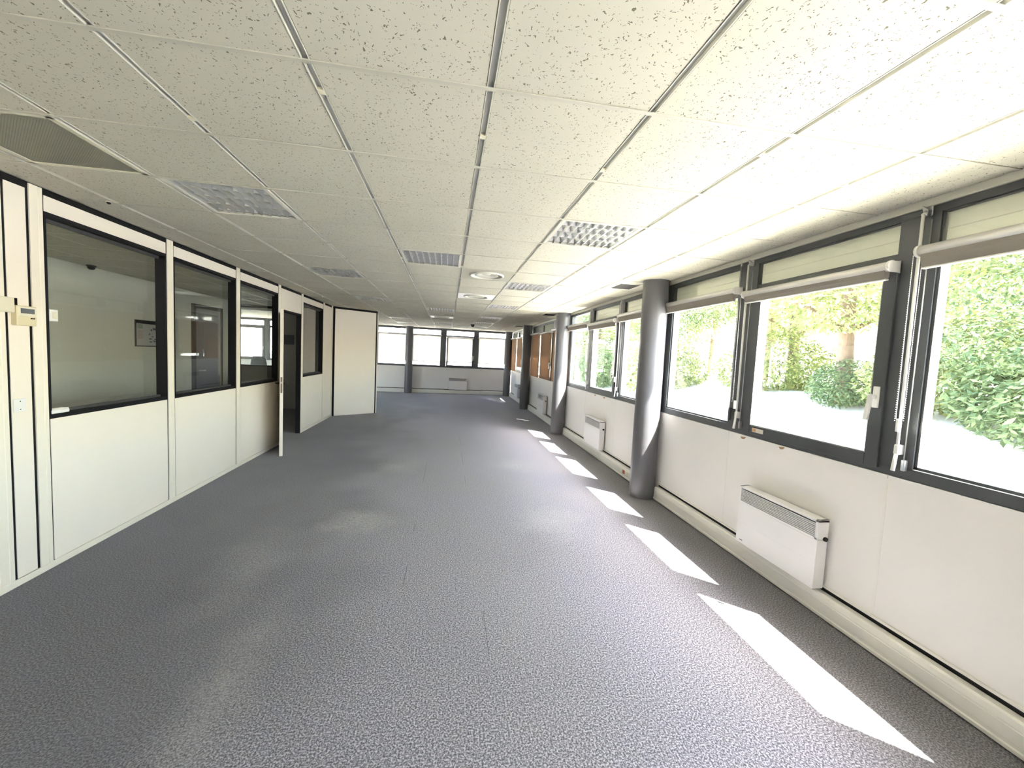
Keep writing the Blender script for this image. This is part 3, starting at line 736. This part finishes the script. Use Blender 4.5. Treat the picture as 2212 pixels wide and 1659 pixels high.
# ------------------------------------------------------------------ round air diffusers
def diffuser(i, j, plate, label, cone='grid'):
    d = empty('air_diffuser', (GX+T*(i+.5), GY+T*(j+.5), H)); tag(d, label, 'air diffuser', 'round ceiling air diffusers')
    hx, hy, R = .2855, .298, .205
    pl = MB(); n = 48; vs = []; fs = []
    for k in range(n):
        t = 2*PI*k/n; c_, s_ = math.cos(t), math.sin(t); q = 1/max(abs(c_)/hx, abs(s_)/hy)
        vs += [(R*c_, R*s_, -.001), (q*c_, q*s_, -.001), (R*c_, R*s_, .01), (q*c_, q*s_, .01)]
    for k in range(n):
        a, b2 = 4*k, 4*((k+1) % n)
        fs += [(a, b2, b2+1, a+1), (a+2, a+3, b2+3, b2+2), (a+1, b2+1, b2+3, a+3)]
    pl._add(vs, fs); obj('plate', pl, plate, d)
    obj('rim', MB().lathe([(R-.002, .004), (R-.004, -.010), (R-.016, -.016), (R-.030, -.012), (R-.034, .006)], 48), cone, d)
    obj('bowl', MB().lathe([(R-.02, -.006), (R-.045, .025), (R-.09, .055), (.06, .075), (.0005, .080)], 48), cone, d)
    obj('inner_cone', MB().lathe([(.135, -.004), (.130, -.008), (.085, .02), (.045, .05)], 40), cone, d)
    obj('centre_disc', MB().lathe([(.0005, .010), (.05, .012), (.055, .018), (.045, .03), (.0005, .03)], 32), cone, d)
    return d
diffuser(1, 5, 'plate_grey', 'round cream air diffuser in an aged beige plate, nearest of three')
diffuser(1, 8, 'white', 'round air diffuser in a clean white plate, middle one of three')
diffuser(0, 15, 'white', 'small distant round air diffuser on the ceiling centre line')

# perforated return air panel
g = empty('return_air_grille', (GX+T*-2.5, GY+T*1.5, H)); tag(g, 'beige perforated return air panel in the ceiling above the partition', 'air grille')
m = MB(); hx, hy, b = .2855, .298, .03
m.box(-hx, hx, -hy, -hy+b, -.003, .01, c=.001); m.box(-hx, hx, hy-b, hy, -.003, .01, c=.001); m.box(-hx, -hx+b, -hy, hy, -.003, .01, c=.001); m.box(hx-b, hx, -hy, hy, -.003, .01, c=.001)
obj('frame', m, 'perf', g); obj('backing', B(-hx, hx, -hy, hy, .02, .024), 'hole', g)
m = MB(); n = 44
for k in range(n+1):
    x = -hx+b+(2*hx-2*b)*k/n; m.box(x-.0046, x+.0046, -hy+b, hy-b, .001, .003)
    y = -hy+b+(2*hy-2*b)*k/n; m.box(-hx+b, hx-b, y-.0046, y+.0046, .001, .003)
pf = obj('perforated_sheet', m, 'perf', g); pf['kind'] = 'stuff'

# small square vents by the columns
def vent(x, y, label):
    v = empty('slot_vent', (x, y, H)); tag(v, label, 'air vent', 'dark air vents beside the columns')
    m = MB(); m.box(-.16, .16, -.20, -.165, -.004, .006, c=.001); m.box(-.16, .16, .165, .20, -.004, .006, c=.001); m.box(-.16, -.125, -.17, .17, -.004, .006, c=.001); m.box(.125, .16, -.17, .17, -.004, .006, c=.001)
    obj('frame', m, 'grid', v); obj('backing', B(-.126, .126, -.166, .166, -.0015, .0), 'vent', v)
    for k in range(9): obj('blade', MB().prism([(-.01, -.001), (-.008, -.001), (.004, -.006), (.002, -.006)], 0, -.125, .125), 'vent', v, (0, -.15+.3*k/8, 0))
    return v
for k, lb in enumerate(('dark square ceiling vent just beyond the nearest column', 'dark ceiling vent just beyond the second column', 'dark ceiling vent just beyond the third column')):
    vent(2.13, COLY[k+1]+.43, lb)

# detectors
def detector(x, y, r, label, mat='plastic_white', z=H):
    d = empty('smoke_detector', (x, y, z)); tag(d, label, 'detector')
    obj('base', MB().lathe([(.0005, .0), (r, .0), (r, -r*.25), (r*.8, -r*.4), (.0005, -r*.4)], 24), mat, d)
    obj('head', MB().lathe([(r*.78, -r*.35), (r*.75, -r*.8), (r*.45, -r*1.1), (.0005, -r*1.15)], 24), 'vent' if mat == 'plastic_cream' else mat, d)
    return d
detector(-2.33, 3.25, .015, 'small beige ceiling sensor above the first partition window', 'plastic_cream')
detector(-2.30, 7.93, .018, 'small ceiling sensor above the partition beyond the open door', 'plastic_white')
detector(0.73, 12.75, .065, 'round smoke detector on the ceiling near the far windows', 'vent')
detector(-4.66, 6.2, .05, 'dark round detector on the office ceiling behind the glass', 'vent')

# ------------------------------------------------------------------ small things on the partition
t = empty('room_thermostat', (XL, 0, 0)); tag(t, 'beige wall thermostat with grey display on the narrow panel', 'thermostat')
obj('body', B(0, .034, 2.868, 2.986, 1.612, 1.732, c=.004), 'plastic_beige', t)
obj('cover', B(.033, .038, 2.872, 2.982, 1.668, 1.728, c=.002), 'plastic_cream', t)
obj('display', B(.037, .0395, 2.884, 2.966, 1.686, 1.716), 'lcd', t)
for k in range(2): obj('button', MB().tube([(.033, 2.95+.014*k, 1.658), (.0395, 2.95+.014*k, 1.658)], .004, 8), 'slot', t)
t = empty('cable_box', (XL, 0, 0)); tag(t, 'flat cream plastic cable cover left of the thermostat', 'cable cover')
obj('cover', B(.004, .026, 2.72, 2.866, 1.685, 1.775, c=.003), 'plastic_cream', t)
obj('cable_stub', B(0, .012, 2.886, 2.896, 1.732, 1.775), 'slot', t)
t = empty('blank_plate', (XL, 0, 0)); tag(t, 'cream blanking plate with two screws low on the narrow panel', 'cover plate')
obj('plate', B(0, .006, 2.862, 2.934, 1.085, 1.165, c=.002), 'plastic_white', t)
for zz in (1.10, 1.15): obj('screw', MB().tube([(.005, 2.898, zz), (.0075, 2.898, zz)], .003, 8), 'slot', t)
t = empty('board_eraser', (XL-.028, 3.165, 1.038)); tag(t, 'small white box lying on the black sill of the first partition window', 'box')
obj('body', B(-.018, .030, -.065, .065, 0, .026, c=.004), 'plastic_white', t); obj('lid', B(-.016, .027, -.062, .062, .025, .031, c=.002), 'plastic_white', t)
t = empty('light_switch', (XL-.071, 0, 0)); tag(t, 'small white switch box fixed to the glass by the first post', 'switch')
obj('body', B(.0, .022, 3.172, 3.228, 1.655, 1.735, c=.003), 'plastic_white', t); obj('rocker', B(.021, .026, 3.186, 3.214, 1.675, 1.715, c=.002), 'plastic_cream', t)
# evacuation plan poster on the office wall
t = empty('evacuation_plan', (-4.78, 0, 0)); tag(t, 'framed evacuation plan poster on the office wall behind the glass', 'poster')
obj('frame', B(0, .012, 7.10, 7.66, 1.44, 1.855, c=.002), 'poster_frame', t); obj('sheet', B(.012, .0135, 7.125, 7.635, 1.455, 1.80), 'paper', t)
obj('green_block', B(.0135, .0145, 7.14, 7.25, 1.72, 1.79), 'green_ink', t); obj('red_block', B(.0135, .0145, 7.14, 7.25, 1.56, 1.70), 'red_ink', t)
pm = MB(); rnd = random.Random(3)
for k in range(16):
    yy = 7.32+rnd.random()*.26; zz = 1.50+rnd.random()*.24; pm.box(.0135, .0145, yy, yy+rnd.uniform(.01, .06), zz, zz+rnd.uniform(.008, .03))
obj('floor_plan', pm, 'ink', t)
t = empty('wall_notice', (0, 10.70, 0)); tag(t, 'dark framed notice on the cross wall seen through the open door', 'notice')
obj('frame', B(-3.97, -3.74, -.014, 0, 1.59, 1.82, c=.002), 'poster_frame', t); obj('sheet', B(-3.955, -3.755, -.016, -.013, 1.605, 1.805), 'lcd', t)
# socket on the trunking
t = empty('power_socket', (XR-.064, 5.03, .085)); tag(t, 'row of sockets with a red one on the trunking beyond the nearest column', 'socket')
obj('plate', B(-.008, 0, -.12, .12, -.026, .026, c=.002), 'plastic_cream', t); obj('red_outlet', B(-.012, -.006, -.03, .03, -.024, .024, c=.002), 'red', t)
for yy in (-.085, .085): obj('outlet', B(-.011, -.006, yy-.025, yy+.025, -.022, .022, c=.002), 'plastic_white', t)

# ------------------------------------------------------------------ office chair by the far window (seen through two panes)
t = empty('office_chair', (-6.05, 14.2, 0), .2); tag(t, 'charcoal office chair before the window beyond the office glazing', 'chair')
bk = MB(); n = 9; vs = []; fs = []
for k in range(n):
    s_ = k/(n-1); z = .55+.62*s_; wd = .20+.03*math.sin(PI*s_)-(.05*s_**6)
    yb_ = .06*math.sin(PI*s_)+.02
    for q in range(5):
        xx = -wd+2*wd*q/4; yy = yb_+.04*(1-(2*q/4-1)**2); vs += [(xx, yy, z), (xx, yy+.05, z)]
for k in range(n-1):
    for q in range(4):
        a = (k*5+q)*2; b2 = a+10; fs += [(a, a+2, b2+2, b2), (a+1, b2+1, b2+3, a+3)]
    a = k*10; b2 = a+10; fs += [(a, b2, b2+1, a+1), (a+8, a+9, b2+9, b2+8)]
for q in range(4):
    a = q*2; fs.append((a, a+1, a+3, a+2)); a = (n-1)*10+q*2; fs.append((a, a+2, a+3, a+1))
bk._add(vs, fs, True); obj('backrest', bk, 'chair', t)
obj('seat', B(-.24, .24, -.42, .05, .44, .52, c=.03), 'chair', t); obj('stem', MB().tube([(0, -.18, .08), (0, -.18, .44)], .025), 'steel_dark', t)
for k in range(5):
    a = 2*PI*k/5; o = obj('foot', MB().tube([(0, -.18, .10), (.28*math.cos(a), -.18+.28*math.sin(a), .07)], [.02, .014]), 'steel_dark', t)
    obj('caster', MB().tube([(.28*math.cos(a), -.20+.28*math.sin(a), .028), (.28*math.cos(a), -.16+.28*math.sin(a), .028)], .028), 'steel_dark', t)
for s_ in (-1, 1): obj('armrest', MB().tube([(s_*.25, .0, .50), (s_*.27, -.02, .70), (s_*.27, -.28, .70)], .018), 'steel_dark', t)

# ------------------------------------------------------------------ outdoors
def smooth(a, b, x):
    t_ = max(0, min(1, (x-a)/(b-a))); return t_*t_*(3-2*t_)
def gh(x, y):
    h = -.14
    if y < 18 or x > 6: h += 1.05*smooth(5.5, 12, x) + .5*smooth(12, 24, x)
    h += 7.5*smooth(20.5, 44, y)*smooth(8, 3, x)
    return h
gm = MB(); nx, ny = 46, 56; X0, X1, Y0, Y1 = -34, 40, -14, 64
vs = [(X0+(X1-X0)*i/nx, Y0+(Y1-Y0)*j/ny, gh(X0+(X1-X0)*i/nx, Y0+(Y1-Y0)*j/ny)) for j in range(ny+1) for i in range(nx+1)]
gm._add(vs, [(j*(nx+1)+i, j*(nx+1)+i+1, (j+1)*(nx+1)+i+1, (j+1)*(nx+1)+i) for j in range(ny) for i in range(nx)], True)
gr = obj('terrain', gm, 'ground'); tag(gr, 'pale sunlit ground rising outside the windows', kind='structure')
gw = obj('garden_wall', B(-20, 6, 19.4, 19.6, -.3, 1.11), 'concrete'); tag(gw, 'low pale garden wall outside the far windows', 'wall', kind='structure')
obj('coping', B(-20, 6, 19.36, 19.64, 1.11, 1.15, c=.01), 'coping', gw)

def foliage(n, blobs, size, seed, mat):
    r = random.Random(seed); m = MB(); vs = []; fs = []
    tw = sum(b[6] for b in blobs)
    for _ in range(n):
        q = r.random()*tw
        for b in blobs:
            q -= b[6]
            if q <= 0: break
        while True:
            d = Vector((r.gauss(0, 1), r.gauss(0, 1), r.gauss(0, 1)))
            if d.length > .01: break
        d.normalize(); rad = .55+.45*r.random()**.5
        p = Vector((b[0]+d.x*b[3]*rad, b[1]+d.y*b[4]*rad, b[2]+d.z*b[5]*rad))
        nrm = (d*.5+Vector((r.gauss(0, .6), r.gauss(0, .6), .5+r.random()))).normalized()
        a = nrm.cross(Vector((r.gauss(0, 1), r.gauss(0, 1), r.gauss(0, .4)))).normalized(); c_ = nrm.cross(a)
        s_ = size*r.uniform(.6, 1.35); o = len(vs)
        vs += [tuple(p-a*s_), tuple(p+c_*s_*.42-nrm*s_*.10), tuple(p+a*s_), tuple(p-c_*s_*.42-nrm*s_*.10)]
        fs.append((o, o+1, o+2, o+3))
    m._add(vs, fs); return m.mesh('foliage', mat)
def blobs(seed, zlo, zhi, rad, k):
    r = random.Random(seed); out = []
    for q in range(k):
        z = zlo+(zhi-zlo)*(q+.5)/k; s_ = (z-zlo)/(zhi-zlo); rr = rad*(.55+.6*math.sin(PI*min(1, s_*.8+.15)))
        for e in range(3):
            a = r.random()*2*PI; d = rr*r.uniform(.2, .8)
            b_ = rr*r.uniform(.42, .7); out.append((d*math.cos(a), d*math.sin(a), z+r.uniform(-.4, .4), b_, b_, b_*.6, b_*b_))
    return out
fol = [foliage(20000, blobs(1, 2.2, 9.0, 2.6, 6), .078, 1, 'leaf'), foliage(28000, blobs(2, 1.2, 8.5, 2.4, 6), .058, 2, 'leaf2'), foliage(20000, blobs(3, 1.8, 9.5, 2.8, 6), .08, 3, 'leaf')]
bush = [foliage(6000, [(0, 0, .7, 1.1, 1.1, .8, 1), (.8, .5, .5, .8, .8, .6, .6), (-.7, -.4, .5, .9, .8, .6, .6)], .062, 5, 'leaf2'),
        foliage(6000, [(0, 0, .8, 1.2, 1.0, .9, 1), (-.8, .5, .5, .8, .8, .6, .6), (.7, -.6, .6, .9, .8, .7, .6)], .065, 6, 'leaf')]
def trunk_mesh(seed, r0, h):
    r = random.Random(seed); m = MB(); pts = []; rr = []
    for k in range(9):
        s_ = k/8; pts.append((.25*math.sin(s_*2.2+seed)*s_, .2*math.cos(s_*2+seed)*s_, h*s_-.3)); rr.append(r0*(1.25 if k == 0 else 1)*(1-.72*s_))
    m.tube(pts, rr, 12)
    for k in range(9):
        s_ = r.uniform(.3, .9); i = int(s_*8); p = Vector(pts[i]); a = r.random()*2*PI; L_ = r.uniform(1.2, 2.4)
        e = p+Vector((math.cos(a)*L_, math.sin(a)*L_, L_*r.uniform(.2, .7))); mid = (p+e)/2+Vector((0, 0, .15))
        m.tube([p, mid, e], [rr[i]*.45, rr[i]*.28, .02], 7)
    return m.mesh('trunk', 'bark')
trk = [trunk_mesh(1, .21, 8.5), trunk_mesh(2, .17, 8), trunk_mesh(3, .24, 9)]
tree_spots = [(10.6, 9.35, 0, 1.0, 'tree with a thick ivy-footed trunk outside the opening window'), (10.4, 5.2, 1, .95, 'deep green tree outside the window nearest the camera'),
    (13.5, 7.4, 2, 1.1, 'pale tree behind the thick trunk outside the nearest windows'), (12.5, 13.0, 0, 1.0, 'light green tree outside the pane beside the nearest column'),
    (10.2, 17.0, 1, 1.0, 'deep green tree seen in the pane touching the nearest column'), (11.5, 21.5, 2, 1.05, 'yellow-green tree outside the second window bay'),
    (9.5, 25.0, 1, 1.0, 'deep green tree outside the middle of the second window bay'), (13.5, 29.0, 0, 1.1, 'tall light tree in the distance of the second bay'),
    (10.0, 33.0, 2, 1.0, 'far tree outside the second bay beside the second column'), (15.5, 17.5, 2, 1.15, 'tall tree in the second row beyond the nearest column'),
    (16.5, 11.5, 1, 1.2, 'tall deep green tree in the second row behind the thick trunk'), (16.0, 2.5, 0, 1.1, 'pale tree in the second row at the picture edge'),
    (17.0, 24.0, 0, 1.15, 'light tree in the second row beyond the second bay'), (11.5, 0.0, 2, 1.0, 'tree beside the nearest window, out past its edge'),
    (14.5, 37.0, 1, 1.1, 'farthest deep green tree along the garden')]
rnd = random.Random(11)
for (x, y, k, s_, lb) in tree_spots:
    t = empty('tree', (x, y, gh(x, y)), rnd.random()*6.28); t.scale = (s_, s_, s_); tag(t, lb, 'tree', 'trees outside the garden windows')
    obj('trunk', trk[k], None, t); obj('foliage', fol[k], None, t)
bush_spots = [(9.4, 4.9, 0, 1.15, 'broad deep green shrub outside the window nearest the camera'), (10.8, 6.6, 1, 1.2, 'yellow-green shrub beside the broad deep green one'), (10.3, 8.9, 0, .8, 'ivy clump at the foot of the thick trunk'),
    (9.0, 15.8, 1, 1.4, 'light shrub seen beside the nearest column'), (8.2, 21.0, 0, 1.5, 'deep green shrub outside the second window bay'), (8.5, 25.5, 1, 1.6, 'light shrub at the far end of the second bay view'), (11.2, 12.2, 1, 1.2, 'light shrub beyond the thick trunk')]
for (x, y, k, s_, lb) in bush_spots:
    t = empty('shrub', (x, y, gh(x, y)), rnd.random()*6.28); t.scale = (s_, s_, s_); tag(t, lb, 'shrub', 'shrubs outside the garden windows')
    obj('foliage', bush[k], None, t); obj('stem', MB().tube([(0, 0, -.2), (.05, .02, .4), (.1, .1, .8)], [.03, .025, .01], 6), 'bark', t)

for o_ in bpy.data.objects:
    if o_.type == 'MESH' and o_.name.split('.')[0] in ('foliage', 'bead_chain', 'floor_plan'): o_['kind'] = 'stuff'
